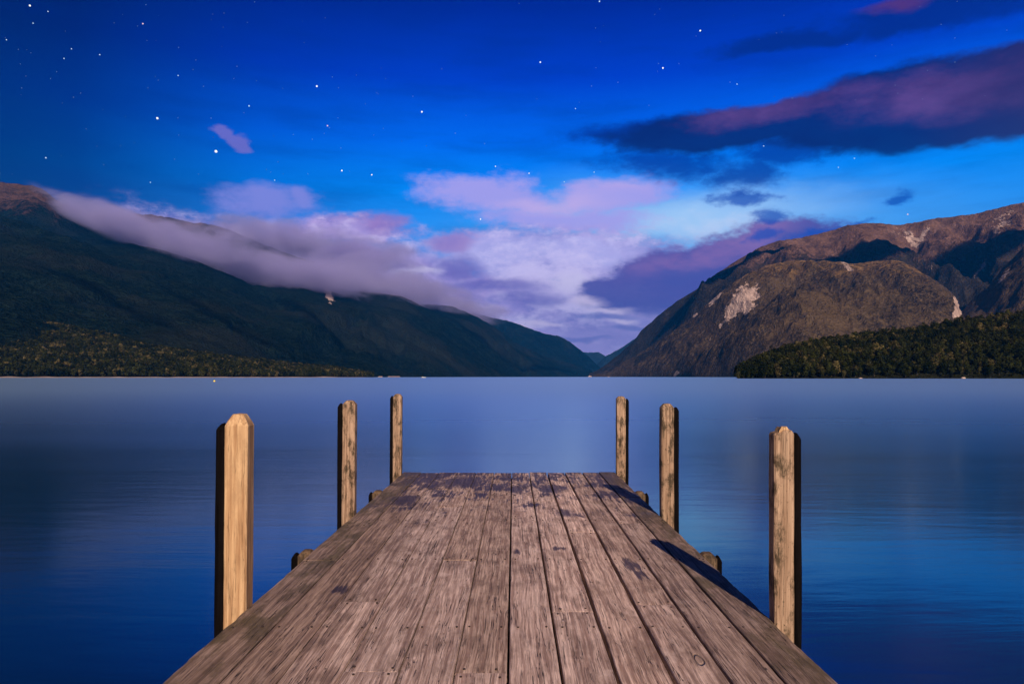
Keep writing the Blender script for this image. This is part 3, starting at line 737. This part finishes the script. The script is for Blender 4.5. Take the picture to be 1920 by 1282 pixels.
def wood_material(name, edge=False, mode='deck'):
    m, t, out = material(name)
    g = t.node('ShaderNodeNewGeometry'); tcn = t.node('ShaderNodeTexCoord')
    rnd = g.outputs['Random Per Island']
    pos = tcn.outputs['Object']
    x, y, z = t.sep(pos)
    off = t.comb(t.mul(rnd, 3.1), t.mul(rnd, 41.0), t.mul(rnd, 17.0))
    p = t.vmath('ADD', pos, off)
    warpn = t.noise(t.mapping(p, scale=(5, 1.3, 5)), 1.0, 3.0, 0.5, color=True)
    pw = t.vmath('ADD', p, t.vmath('MULTIPLY', t.vmath('SUBTRACT', warpn, (0.5, 0.5, 0.5)), (0.055, 0.25, 0.055)))
    grain = t.noise(t.mapping(pw, scale=(62, 1.7, 62)), 1.0, 5.0, 0.6)
    fib = t.noise(t.mapping(pw, scale=(150, 5.0, 150)), 1.0, 3.0, 0.6)
    blot = t.noise(t.mapping(p, scale=(7, 3.2, 7)), 1.0, 6.0, 0.66)
    ck = t.noise(t.mapping(pw, loc=(5, 0, 2), scale=(40, 0.75, 40)), 1.0, 3.0, 0.5)
    ckm = t.maprange(t.math('ABSOLUTE', t.math('SUBTRACT', ck, 0.5)), 0.0, 0.009, 1.0, 0.0)
    ckm = t.mul(ckm, t.maprange(t.noise(t.mapping(p, loc=(9, 3, 1), scale=(10, 1.6, 10)), 1.0, 3.0, 0.6), 0.40, 0.54))
    ck2 = t.noise(t.mapping(pw, loc=(1, 7, 4), scale=(95, 2.0, 95)), 1.0, 3.0, 0.55)
    ckm2 = t.mul(t.maprange(ck2, 0.64, 0.70), t.maprange(blot, 0.42, 0.6, 0.15, 0.9))
    crack = t.math('MAXIMUM', ckm, t.mul(ckm2, 0.75))
    col = t.mix(t.maprange(grain, 0.36, 0.62), (0.46, 0.32, 0.265), (0.95, 0.75, 0.65))
    col = t.mix(t.maprange(fib, 0.35, 0.65, 0.0, 0.50), col, (0.15, 0.098, 0.078))
    col = t.mix(t.maprange(blot, 0.44, 0.68, 0.0, 0.62), col, (0.20, 0.135, 0.105))
    pale = t.noise(t.mapping(p, loc=(4, 8, 1), scale=(9, 5, 9)), 1.0, 4.0, 0.6)
    col = t.mix(t.maprange(pale, 0.54, 0.74, 0.0, 0.5), col, (0.90, 0.74, 0.66))
    # each board has its own tone
    col = t.mix(1.0, col, t.ramp(rnd, [(0.0, (0.68, 0.64, 0.60)), (0.3, (1.02, 0.98, 0.96)), (0.6, (0.80, 0.79, 0.80)), (1.0, (1.12, 1.08, 1.06))]), 'MULTIPLY')
    # old dark staining towards the far end of the jetty
    fine2 = t.noise(t.mapping(pw, loc=(2, 2, 2), scale=(34, 3.0, 34)), 1.0, 7.0, 0.80)
    big = t.noise(t.mapping(pos, loc=(1.3, 0.4, 0), scale=(3.6, 2.2, 1)), 1.0, 4.0, 0.65)
    far = t.maprange(t.add(y, t.mul(t.math('SUBTRACT', big, 0.5), 4.5)), 5.3, 8.4)
    stain = t.maprange(t.add(t.mul(fine2, 1.7), t.mul(big, 0.8), t.mul(far, 0.27)), 1.40, 1.50)
    stain = t.mul(stain, t.maprange(far, 0.0, 0.5, 0.25, 0.95))
    # a few separate marks
    spots = None
    for (sx, sy, rx_, ry_) in ((636, 1105, 0.05, 0.045), (1046, 1028, 0.05, 0.035), (966, 1035, 0.03, 0.05), (1185, 1060, 0.06, 0.10), (1200, 1075, 0.04, 0.07), (760, 935, 0.16, 0.16), (1060, 962, 0.07, 0.12), (1035, 915, .13, .2), (975, 915, .12, .25), (850, 905, .2, .3)):
        d = zd(sy); X = (sx - CX) / F * d
        v = t.mapping(pos, loc=(X, d, 0), scale=(rx_, ry_ * 1.5, 10), kind='TEXTURE')
        s_ = t.maprange(t.add(t.vmath('LENGTH', v), t.mul(t.math('SUBTRACT', fine2, 0.5), 6.0)), 0.5, 1.0, 1.0, 0.0)
        spots = s_ if spots is None else t.math('MAXIMUM', spots, s_)
    if mode == 'deck':
        stain = t.math('MAXIMUM', stain, t.mul(spots, 0.9))
        # knot in the board at lower right
        d = zd(1240); X = (1310 - CX) / F * d
        kd = t.vmath('LENGTH', t.vmath('MULTIPLY', t.vmath('ADD', t.mapping(pos, loc=(X, d, 0), scale=(0.042, 0.11, 10), kind='TEXTURE'), t.vmath('SCALE', t.vmath('SUBTRACT', warpn, (0.5, 0.5, 0.5)), 2.6)), (1, 1, 0)))
        ring = t.mul(t.maprange(t.math('ABSOLUTE', t.math('SUBTRACT', t.math('FRACT', t.mul(kd, 1.15)), 0.5)), 0.0, 0.16, 1.0, 0.0), t.maprange(kd, 0.6, 1.4, 0.6, 0.0))
        crack = t.math('MAXIMUM', crack, ring)
    sidew = t.maprange(t.add(t.math('ABSOLUTE', x), t.mul(t.math('SUBTRACT', blot, 0.5), 0.8)), 0.50, 1.20, 0.0, 0.62)  # boards turn browner towards both long sides of the deck
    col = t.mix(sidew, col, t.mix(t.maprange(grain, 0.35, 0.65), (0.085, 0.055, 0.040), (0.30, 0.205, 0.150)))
    col = t.mix(t.mul(stain, 0.93), col, (0.026, 0.017, 0.019))
    if edge:
        moss = t.maprange(t.noise(t.mapping(pos, scale=(6, 2.2, 6)), 1.0, 6.0, 0.7), 0.42, 0.62)
        col = t.mix(0.25, col, (0.10, 0.065, 0.04))
        col = t.mix(t.mul(moss, 0.85), col, t.mix(t.maprange(fine2, .35, .65), (0.045, 0.034, 0.018), (0.13, 0.10, 0.05)))
    col = t.mix(t.mul(crack, 0.92), col, (0.020, 0.012, 0.010))
    pr = t.node('ShaderNodeBsdfPrincipled')
    t.put(pr.inputs['Base Color'], col)
    t.put(pr.inputs['Roughness'], t.maprange(stain, 0.0, 1.0, 0.75, 0.55))
    b = t.node('ShaderNodeBump'); b.inputs['Strength'].default_value = 0.8; b.inputs['Distance'].default_value = 0.010
    t.put(b.inputs['Height'], t.add(t.mul(grain, 0.8), t.mul(fib, 0.35), t.mul(crack, -1.4), t.mul(fine2, 0.4)))
    t.l.new(b.outputs[0], pr.inputs['Normal'])
    t.l.new(pr.outputs[0], out.inputs[0])
    return m
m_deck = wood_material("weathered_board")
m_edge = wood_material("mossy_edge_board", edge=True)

def post_material(name, lo, hi, dark, grime, gs=1.0, spec=0.35):
    m, t, out = material(name)
    g = t.node('ShaderNodeNewGeometry'); p = g.outputs['Position']
    wn = t.noise(t.mapping(p, scale=(4, 4, 1.2)), 1.0, 3.0, 0.5, color=True)
    pw = t.vmath('ADD', p, t.vmath('MULTIPLY', t.vmath('SUBTRACT', wn, (0.5, 0.5, 0.5)), (0.04, 0.04, 0.1)))
    grain = t.noise(t.mapping(pw, scale=(60 * gs, 60 * gs, 1.3)), 1.0, 5.0, 0.6)
    fib = t.noise(t.mapping(pw, scale=(190, 190, 5)), 1.0, 3.0, 0.6)
    blot = t.noise(t.mapping(p, scale=(16, 16, 6)), 1.0, 6.0, 0.72)
    spk = t.noise(t.mapping(p, scale=(70, 70, 45)), 1.0, 4.0, 0.7)
    ck = t.noise(t.mapping(pw, loc=(3, 1, 0), scale=(34, 34, 0.8)), 1.0, 4.0, 0.55)
    crack = t.maprange(t.math('ABSOLUTE', t.math('SUBTRACT', ck, 0.5)), 0.0, 0.010, 1.0, 0.0)
    col = t.mix(t.maprange(grain, 0.3, 0.7), lo, hi)
    col = t.mix(t.maprange(fib, 0.4, 0.7, 0.0, 0.3), col, lo)
    col = t.mix(t.mul(t.maprange(blot, 0.46, 0.62), grime), col, dark)
    col = t.mix(t.mul(t.maprange(spk, 0.60, 0.70), grime), col, dark)
    col = t.mix(t.mul(crack, 0.55), col, dark)
    pr = t.node('ShaderNodeBsdfPrincipled'); t.put(pr.inputs['Base Color'], col); pr.inputs['Roughness'].default_value = 0.8; pr.inputs['Specular IOR Level'].default_value = spec
    b = t.node('ShaderNodeBump'); b.inputs['Strength'].default_value = 0.6; b.inputs['Distance'].default_value = 0.005
    t.put(b.inputs['Height'], t.add(grain, t.mul(spk, 0.4), t.mul(crack, -1.2)))
    t.l.new(b.outputs[0], pr.inputs['Normal']); t.l.new(pr.outputs[0], out.inputs[0])
    return m
m_new = post_material("new_pine_post", (0.34, 0.19, 0.09), (0.68, 0.47, 0.26), (0.14, 0.08, 0.04), 0.22, 0.8)
m_old = post_material("weathered_post", (0.20, 0.12, 0.072), (0.50, 0.35, 0.24), (0.040, 0.028, 0.014), 0.95)
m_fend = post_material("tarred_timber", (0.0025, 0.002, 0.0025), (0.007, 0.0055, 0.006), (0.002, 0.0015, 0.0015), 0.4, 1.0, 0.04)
m_pile = post_material('mossy_pile', (0.07, 0.045, 0.025), (0.20, 0.13, 0.075), (0.02, 0.015, 0.01), 0.8)
m_beam = post_material("under_beam", (0.05, 0.035, 0.025), (0.11, 0.08, 0.055), (0.02, 0.014, 0.01), 0.7)

jetty = empty('jetty', (0, Y_END, DZ))
tag(jetty, 'weathered wooden jetty of lengthwise boards running out over the lake between six square posts', 'jetty')
JI = Matrix.Translation(-Vector((0, Y_END, DZ)))
def jpart(name, vs, fs, mat, parent=jetty, smooth=False, pinv=JI):
    o = meshobj(name, vs, fs, mat, smooth=smooth)
    o.parent = parent
    if parent is jetty: o.matrix_parent_inverse = pinv
    return o

def board(vs, fs, x0, x1, y0, y1, zt, th, seed, wob=0.0022, outer=0):
    n = max(3, int((y1 - y0) / 0.035))
    tilt = random.uniform(-0.0015, 0.0015); lift = random.uniform(-0.002, 0.002)
    base = len(vs)
    e = 0.006
    for i in range(n + 1):
        y = y0 + (y1 - y0) * i / n
        endr = 0.0
        if i in (0, n): endr = 0.001
        wl = mn.fractal((y * 2.2, seed, 0), 0.8, 2.2, 5) * wob; wr = mn.fractal((y * 2.2, seed + 50, 0), 0.8, 2.2, 5) * wob
        chl = max(0, mn.noise((y * 4.0, seed, 7)) - 0.35) * 0.02; chr_ = max(0, mn.noise((y * 4.0, seed, 17)) - 0.35) * 0.02
        if outer < 0: wl += mn.fractal((y * 7, seed, 3), 0.7, 2.2, 5) * 0.006; chl *= 1.6
        if outer > 0: wr += mn.fractal((y * 7, seed, 3), 0.7, 2.2, 5) * 0.006; chr_ *= 1.6
        a = x0 + wl; b = x1 + wr
        prof = [(a, -th), (a, -e - chl * .6), (a + e * .35 + chl * .2, -e * .35), (a + e + chl * .8, 0.0)]
        for k in range(1, 6):
            f = k / 6; xx = a + (b - a) * f
            prof.append((xx, mn.fractal((xx * 18, y * 1.5, seed), 0.8, 2.0, 3) * 0.0014 - 0.001 * abs(f - .5)))
        prof += [(b - e - chr_ * .8, 0.0), (b - e * .35 - chr_ * .2, -e * .35), (b, -e - chr_ * .6), (b, -th)]
        xc = (a + b) / 2
        for (px, pz) in prof:
            zz = zt + pz + lift + tilt * (px - xc) * 8 - (endr if pz > -e else 0)
            vs.append((px, y, zz))
    k = 13
    for i in range(n):
        for j in range(k - 1):
            p0 = base + i * k + j
            fs.append((p0, p0 + 1, p0 + k + 1, p0 + k))
        fs.append((base + i * k + k - 1, base + i * k, base + (i + 1) * k, base + (i + 1) * k + k - 1))
    fs.append(tuple(base + j for j in range(k)))
    fs.append(tuple(base + n * k + j for j in reversed(range(k))))
gaps = [0.003, 0.007, 0.006, 0.005, 0.006, 0.006, 0.010, 0.011, 0.017, 0.017, 0.015, 0.011, 0]
vs, fs = [], []
for i in range(1, 11):
    js = sorted(joints[i]); ys = [Y0] + js + [Y_END + random.uniform(-0.03, 0.02)]
    for a, b in zip(ys[:-1], ys[1:]):
        board(vs, fs, BX[i] + gaps[i] / 2, BX[i + 1] - gaps[i + 1] / 2, a + 0.0012, b - 0.0012, DZ, 0.05, i * 7.3 + a)
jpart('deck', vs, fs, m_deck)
for i in (0, 11):
    vs, fs = [], []
    js = sorted(joints[i]); ys = [Y0] + js + [Y_END + 0.03]
    for a, b in zip(ys[:-1], ys[1:]):
        board(vs, fs, BX[i] + (gaps[i] / 2 if i else 0), BX[i + 1] - gaps[i + 1] / 2, a + 0.002, b - 0.002, DZ + 0.001, 0.075, i * 7.3 + a, outer=-1 if i == 0 else 1)
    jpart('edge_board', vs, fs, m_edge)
# nails
def boxv(vs, fs, x0, x1, y0, y1, z0, z1):
    b = len(vs)
    vs += [(x0, y0, z0), (x1, y0, z0), (x1, y1, z0), (x0, y1, z0), (x0, y0, z1), (x1, y0, z1), (x1, y1, z1), (x0, y1, z1)]
    fs += [(b, b + 3, b + 2, b + 1), (b + 4, b + 5, b + 6, b + 7), (b, b + 1, b + 5, b + 4), (b + 1, b + 2, b + 6, b + 5), (b + 2, b + 3, b + 7, b + 6), (b + 3, b, b + 4, b + 7)]
vs, fs = [], []
for i in range(0, 12):
    for y in np.arange(0.83, 8.5, 1.22):
        for jj in sorted(joints[i]) + [y]:
            for off in ((-.035, .035) if jj in joints[i] else (0.0,)):
                if jj != y and abs(y - 0.83) > 0.01: continue
                for f_ in (.17, .83):
                    cx_ = BX[i] + (BX[i + 1] - BX[i]) * f_ + random.uniform(-.012, .012); cy_ = jj + off + random.uniform(-.01, .01)
                    b_0 = len(vs)
                    for s_ in range(8):
                        vs.append((cx_ + .0055 * math.cos(s_ * .785), cy_ + .0055 * math.sin(s_ * .785), DZ + 0.0045))
                    for s_ in range(8):
                        vs.append((cx_ + .0055 * math.cos(s_ * .785), cy_ + .0055 * math.sin(s_ * .785), DZ - 0.02))
                    fs.append(tuple(b_0 + s_ for s_ in range(8)))
                    for s_ in range(8): fs.append((b_0 + s_, b_0 + 8 + s_, b_0 + 8 + (s_ + 1) % 8, b_0 + (s_ + 1) % 8))
m_nail, t, out = material("rusty_nail")
pr = t.node('ShaderNodeBsdfPrincipled'); pr.inputs['Base Color'].default_value = (0.035, 0.022, 0.017, 1); pr.inputs['Roughness'].default_value = 0.7
t.l.new(pr.outputs[0], out.inputs[0])
nh = jpart('nail_heads', vs, fs, m_nail); nh['kind'] = 'stuff'
vs, fs = [], []
for y in np.arange(-3.6, 8.6, 1.22):
    boxv(vs, fs, BX[0] + .02, BX[-1] - .02, y - .06, y + .06, DZ - .42, DZ - .245)
jpart('cross_beam', vs, fs, m_beam)
for xb in (BX[0] + .12, BX[2], BX[4], BX[6], BX[7], BX[8], BX[9], BX[10], BX[-1] - .12):
    vs, fs = [], []
    boxv(vs, fs, xb - .05, xb + .05, Y0 + .05, Y_END - .08, DZ - .24, DZ - .078 if abs(xb) > 1.0 else DZ - .058)
    jpart('stringer', vs, fs, m_beam)

def timber(x0, x1, y0, y1, z0, z1, ch=0.05, ins=0.3, seed=0, broken=0.0, lean=0.0, bev=0.008):
    vs, fs = [], []
    zs = list(np.arange(z0, z1 - ch - 0.02, 0.04)) + [z1 - ch, z1 - ch * .55, z1 - ch * .2, z1]
    w_, d_ = x1 - x0, y1 - y0
    for iz, z in enumerate(zs):
        k = max(0.0, (z - (z1 - ch)) / ch)
        inset = ins * k ** 1.25
        ix, iy = inset * w_, inset * d_ * 0.8
        xa, xb, ya, yb = x0 + ix, x1 - ix, y0 + iy, y1 - iy
        ring = []
        for (cx_, cy_, sx, sy) in ((xa, ya, 1, 1), (xb, ya, -1, 1), (xb, yb, -1, -1), (xa, yb, 1, -1)):
            p1 = (cx_ + sx * bev, cy_); p2 = (cx_, cy_ + sy * bev)
            ring.append((p2, p1) if (sx, sy) in ((1, 1), (-1, -1)) else (p1, p2))
        pts = []
        for a, b in ring: pts += [a, b]
        # extra points along each side
        full = []
        for i in range(8):
            p, q = pts[i], pts[(i + 1) % 8]
            full.append(p)
            if i % 2 == 1:
                for f in (0.25, 0.5, 0.75): full.append((p[0] + (q[0] - p[0]) * f, p[1] + (q[1] - p[1]) * f))
        for (px, py) in full:
            nx = mn.fractal((px * 9, py * 9 + seed, z * 1.6), 0.8, 2.2, 4) * 0.0035
            ny = mn.fractal((px * 9 + 31, py * 9 + seed, z * 1.6), 0.8, 2.2, 4) * 0.0035
            dzv = 0
            if broken and z > z1 - ch - 0.001:
                nn = mn.noise((px * 26 + seed, py * 26, 1))
                dzv = broken * (nn + (0.35 if px > x0 + w_ * .42 else -0.5))
            vs.append((px + nx + lean * (z - DZ), py + ny, z + dzv))
    K = 20
    for i in range(len(zs) - 1):
        for j in range(K):
            a = i * K + j; b = i * K + (j + 1) % K
            fs.append((a, b, b + K, a + K))
    top = (len(zs) - 1) * K
    c = len(vs); ctr = np.mean(np.array(vs[top:top + K]), axis=0)
    vs.append(tuple(ctr + np.array([0, 0, 0.004 + broken * 0.5])))
    for j in range(K): fs.append((top + j, top + (j + 1) % K, c))
    fs.append(tuple(reversed(range(K))))
    return vs, fs
LX, RX = BX[0] - 0.003, BX[-1] + 0.003
# side, front distance, width, post top above deck, fender thickness, fender top, depth, broken, chamfer, inset, material, label
posts = [
    (-1, 3.52, .116, 1.005, .046, .955, .11, 0, .060, .27, m_new, 'newer honey coloured pine post, nearest on the left', 0.010),
    (-1, 5.93, .112, .992, .038, .965, .10, 0, .035, .26, m_old, 'grey brown weathered post, middle of the left side', 0.006),
    (-1, 8.40, .104, .985, .036, .96, .10, 0, .035, .26, m_old, 'grey brown weathered post at the far left corner', 0.004),
    (1, 3.33, .100, .930, .034, .922, .08, .012, .014, .07, m_old, 'weathered post with split broken top, nearest on the right', 0.0),
    (1, 5.86, .108, .966, .040, .935, .10, 0, .035, .24, m_old, 'brown weathered post, middle of the right side', 0.0),
    (1, 8.42, .110, .955, .036, .925, .10, 0, .030, .22, m_old, 'brown weathered post with yellow lichen at the far right corner', 0.004),
]
def post(side, y, wd, top, ft, ftop, dp, broken, ch, ins, mat, label, lean, name='post', seed=0):
    xin = LX if side < 0 else RX + (0.001 if broken else 0)
    x0, x1 = (xin - wd, xin) if side < 0 else (xin, xin + wd)
    v, f = timber(x0, x1, y, y + dp, -2.6, DZ + top, ch, ins, seed, broken, lean)
    o = jpart(name, v, f, mat)
    if label: o['label'] = label
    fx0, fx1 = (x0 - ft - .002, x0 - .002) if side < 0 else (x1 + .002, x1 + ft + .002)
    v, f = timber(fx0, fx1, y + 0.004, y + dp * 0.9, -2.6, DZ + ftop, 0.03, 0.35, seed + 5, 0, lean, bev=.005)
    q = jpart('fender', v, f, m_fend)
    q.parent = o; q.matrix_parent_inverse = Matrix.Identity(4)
    return o
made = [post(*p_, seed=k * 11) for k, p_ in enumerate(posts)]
# the splintered piece still standing on the nearest right post
vs, fs = [], []
xs = RX + 0.001
for (lx, hh_) in ((.030, .004), (.038, .028), (.052, .024), (.066, .030), (.080, .014), (.092, .003)):
    for yy in (3.342, 3.362, 3.385, 3.402):
        vs.append((xs + lx + random.uniform(-.003, .003), yy, DZ + .930 + hh_ * (1 - abs(yy - 3.37) * 8) + random.uniform(-.004, .004)))
for a in range(5):
    for b in range(3): fs.append((a * 4 + b, a * 4 + b + 1, a * 4 + b + 5, a * 4 + b + 4)[::-1])
top_n = len(vs)
vs += [(v[0], v[1], DZ + .922) for v in vs]
for a in range(5):
    fs.append((a * 4, a * 4 + 4, top_n + a * 4 + 4, top_n + a * 4)[::-1]); fs.append((a * 4 + 3, a * 4 + 7, top_n + a * 4 + 7, top_n + a * 4 + 3))
for b in range(3):
    fs.append((b, b + 1, top_n + b + 1, top_n + b)[::-1] if False else (b, top_n + b, top_n + b + 1, b + 1)); fs.append((20 + b, 21 + b, top_n + 21 + b, top_n + 20 + b))
sp = jpart('splinter', vs, fs, m_new); sp.parent = made[3]; sp.matrix_parent_inverse = Matrix.Identity(4)
for (side, y, top, ft) in ((-1, 4.70, -.006, .044), (-1, 7.18, -.004, .036), (1, 4.62, -.004, .036), (1, 7.12, -.004, .034)):
    post(side, y, .105, top, ft, top - .02, .11, 0, .03, .25, m_pile, None, 0, name='pile', seed=y * 7)

# ------------------------------------------------------------------ things on the far water
def paint(name, c, rough=0.4, noisek=0.15):
    m, t, out = material(name)
    g = t.node('ShaderNodeNewGeometry'); pr = t.node('ShaderNodeBsdfPrincipled')
    t.put(pr.inputs['Base Color'], t.mix(t.mul(t.noise(g.outputs['Position'], 3.0, 4), noisek * 2), c, tuple(x * .5 for x in c)))
    pr.inputs['Roughness'].default_value = rough
    t.l.new(pr.outputs[0], out.inputs[0])
    return m
m_yel = paint("buoy_yellow", (0.80, 0.62, 0.10)); m_wht = paint("boat_white", (0.8, 0.76, 0.70)); m_win = paint("boat_window", (0.02, 0.025, 0.03), 0.1)
def lathe(prof, seg=20):
    vs, fs = [], []
    for (r, z) in prof:
        for s in range(seg):
            vs.append((r * math.cos(6.28318 * s / seg), r * math.sin(6.28318 * s / seg), z))
    for i in range(len(prof) - 1):
        for s in range(seg):
            a = i * seg + s; b = i * seg + (s + 1) % seg
            fs.append((a, b, b + seg, a + seg))
    fs.append(tuple(reversed(range(seg)))); fs.append(tuple((len(prof) - 1) * seg + s for s in range(seg)))
    return vs, fs
D = 262.0
by = empty('buoy', ((402 - CX) / F * D, D, 0)); tag(by, 'small yellow mooring buoy floating off the left shore', 'buoy')
v, f = lathe([(.12, -.3), (.34, -.12), (.42, .12), (.40, .35), (.30, .52), (.16, .62), (.07, .66)]); meshobj('float', v, f, m_yel, by, smooth=True)
v, f = lathe([(.03, .66), (.03, .78), (.07, .80), (.07, .86), (.03, .88)], 10); meshobj('mooring_eye', v, f, m_fend, by)
D = 1330.0
bt = empty('boat', ((794 - CX) / F * D, D, 0)); tag(bt, 'small white boat lying off the far left shore', 'boat')
vs, fs = [], []
N = 16
for i in range(N + 1):
    f_ = i / N; xx = -4.6 + 9.2 * f_; wdt = 1.35 * (1 - max(0, (f_ - .45) / .55) ** 2.2) + 0.02; sh = .75 + .45 * f_ ** 2
    for (a, z) in ((-wdt, sh), (-wdt * .8, .1), (0, -.3), (wdt * .8, .1), (wdt, sh)): vs.append((xx, a, z))
for i in range(N):
    for j in range(4): fs.append((i * 5 + j, i * 5 + j + 1, i * 5 + 6 + j, i * 5 + 5 + j))
    fs.append((i * 5 + 4, i * 5, i * 5 + 5, i * 5 + 9))
fs.append((0, 1, 2, 3, 4))
meshobj('hull', vs, fs, m_wht, bt)
vs, fs = [], []
b0 = [(-2.6, -.9, .8), (1.4, -.8, .8), (1.4, .8, .8), (-2.6, .9, .8), (-2.2, -.8, 1.9), (.4, -.7, 1.9), (.4, .7, 1.9), (-2.2, .8, 1.9)]
meshobj('cabin', b0, [(4, 5, 6, 7), (0, 1, 5, 4), (1, 2, 6, 5), (2, 3, 7, 6), (3, 0, 4, 7)], m_wht, bt)
meshobj('window', [(-2.0, -.90, 1.25), (.9, -.83, 1.25), (.5, -.80, 1.7), (-2.0, -.86, 1.7), (-2.0, -.80, 1.25), (.9, -.74, 1.25), (.5, -.70, 1.7), (-2.0, -.76, 1.7)], [(0, 1, 2, 3), (4, 7, 6, 5), (0, 4, 5, 1), (1, 5, 6, 2), (2, 6, 7, 3), (3, 7, 4, 0)], m_win, bt)
m_rock = simple("pale_rock", (0.26, 0.17, 0.14), (0.55, 0.42, 0.36), 0.05)
def rock(px, D, w_, h_, label, seed):
    b_ = bmesh.new(); bmesh.ops.create_icosphere(b_, subdivisions=3, radius=1.0)
    for v in b_.verts:
        n = mn.fractal((v.co.x * 1.4 + seed, v.co.y * 1.4, v.co.z * 1.4), 0.7, 2.2, 4)
        v.co *= 1 + 0.45 * n
        v.co.x *= w_; v.co.y *= w_ * .7; v.co.z *= h_
    me = bpy.data.meshes.new('rock'); b_.to_mesh(me); b_.free(); me.materials.append(m_rock)
    o = link(bpy.data.objects.new('rock', me)); o.location = ((px - CX) / F * D, D, 0)
    tag(o, label, 'rock')
rock(1106, 5200, 14, 9, 'pale rock outcrop at the foot of the right mountain, at the head of the lake', 1)
rock(1141, 4400, 6, 3.4, 'small pale rock at the waterline right of the rock outcrop', 5)
rock(1806, 700, 2.2, 1.5, 'pale boulder at the waterline of the wooded point on the right', 9)
rock(1614, 715, 1.8, 0.9, 'low flat rock at the waterline of the wooded point', 13)
rock(713, 2380, 9, 3.5, 'pale rock at the end of the wooded left shore', 17)
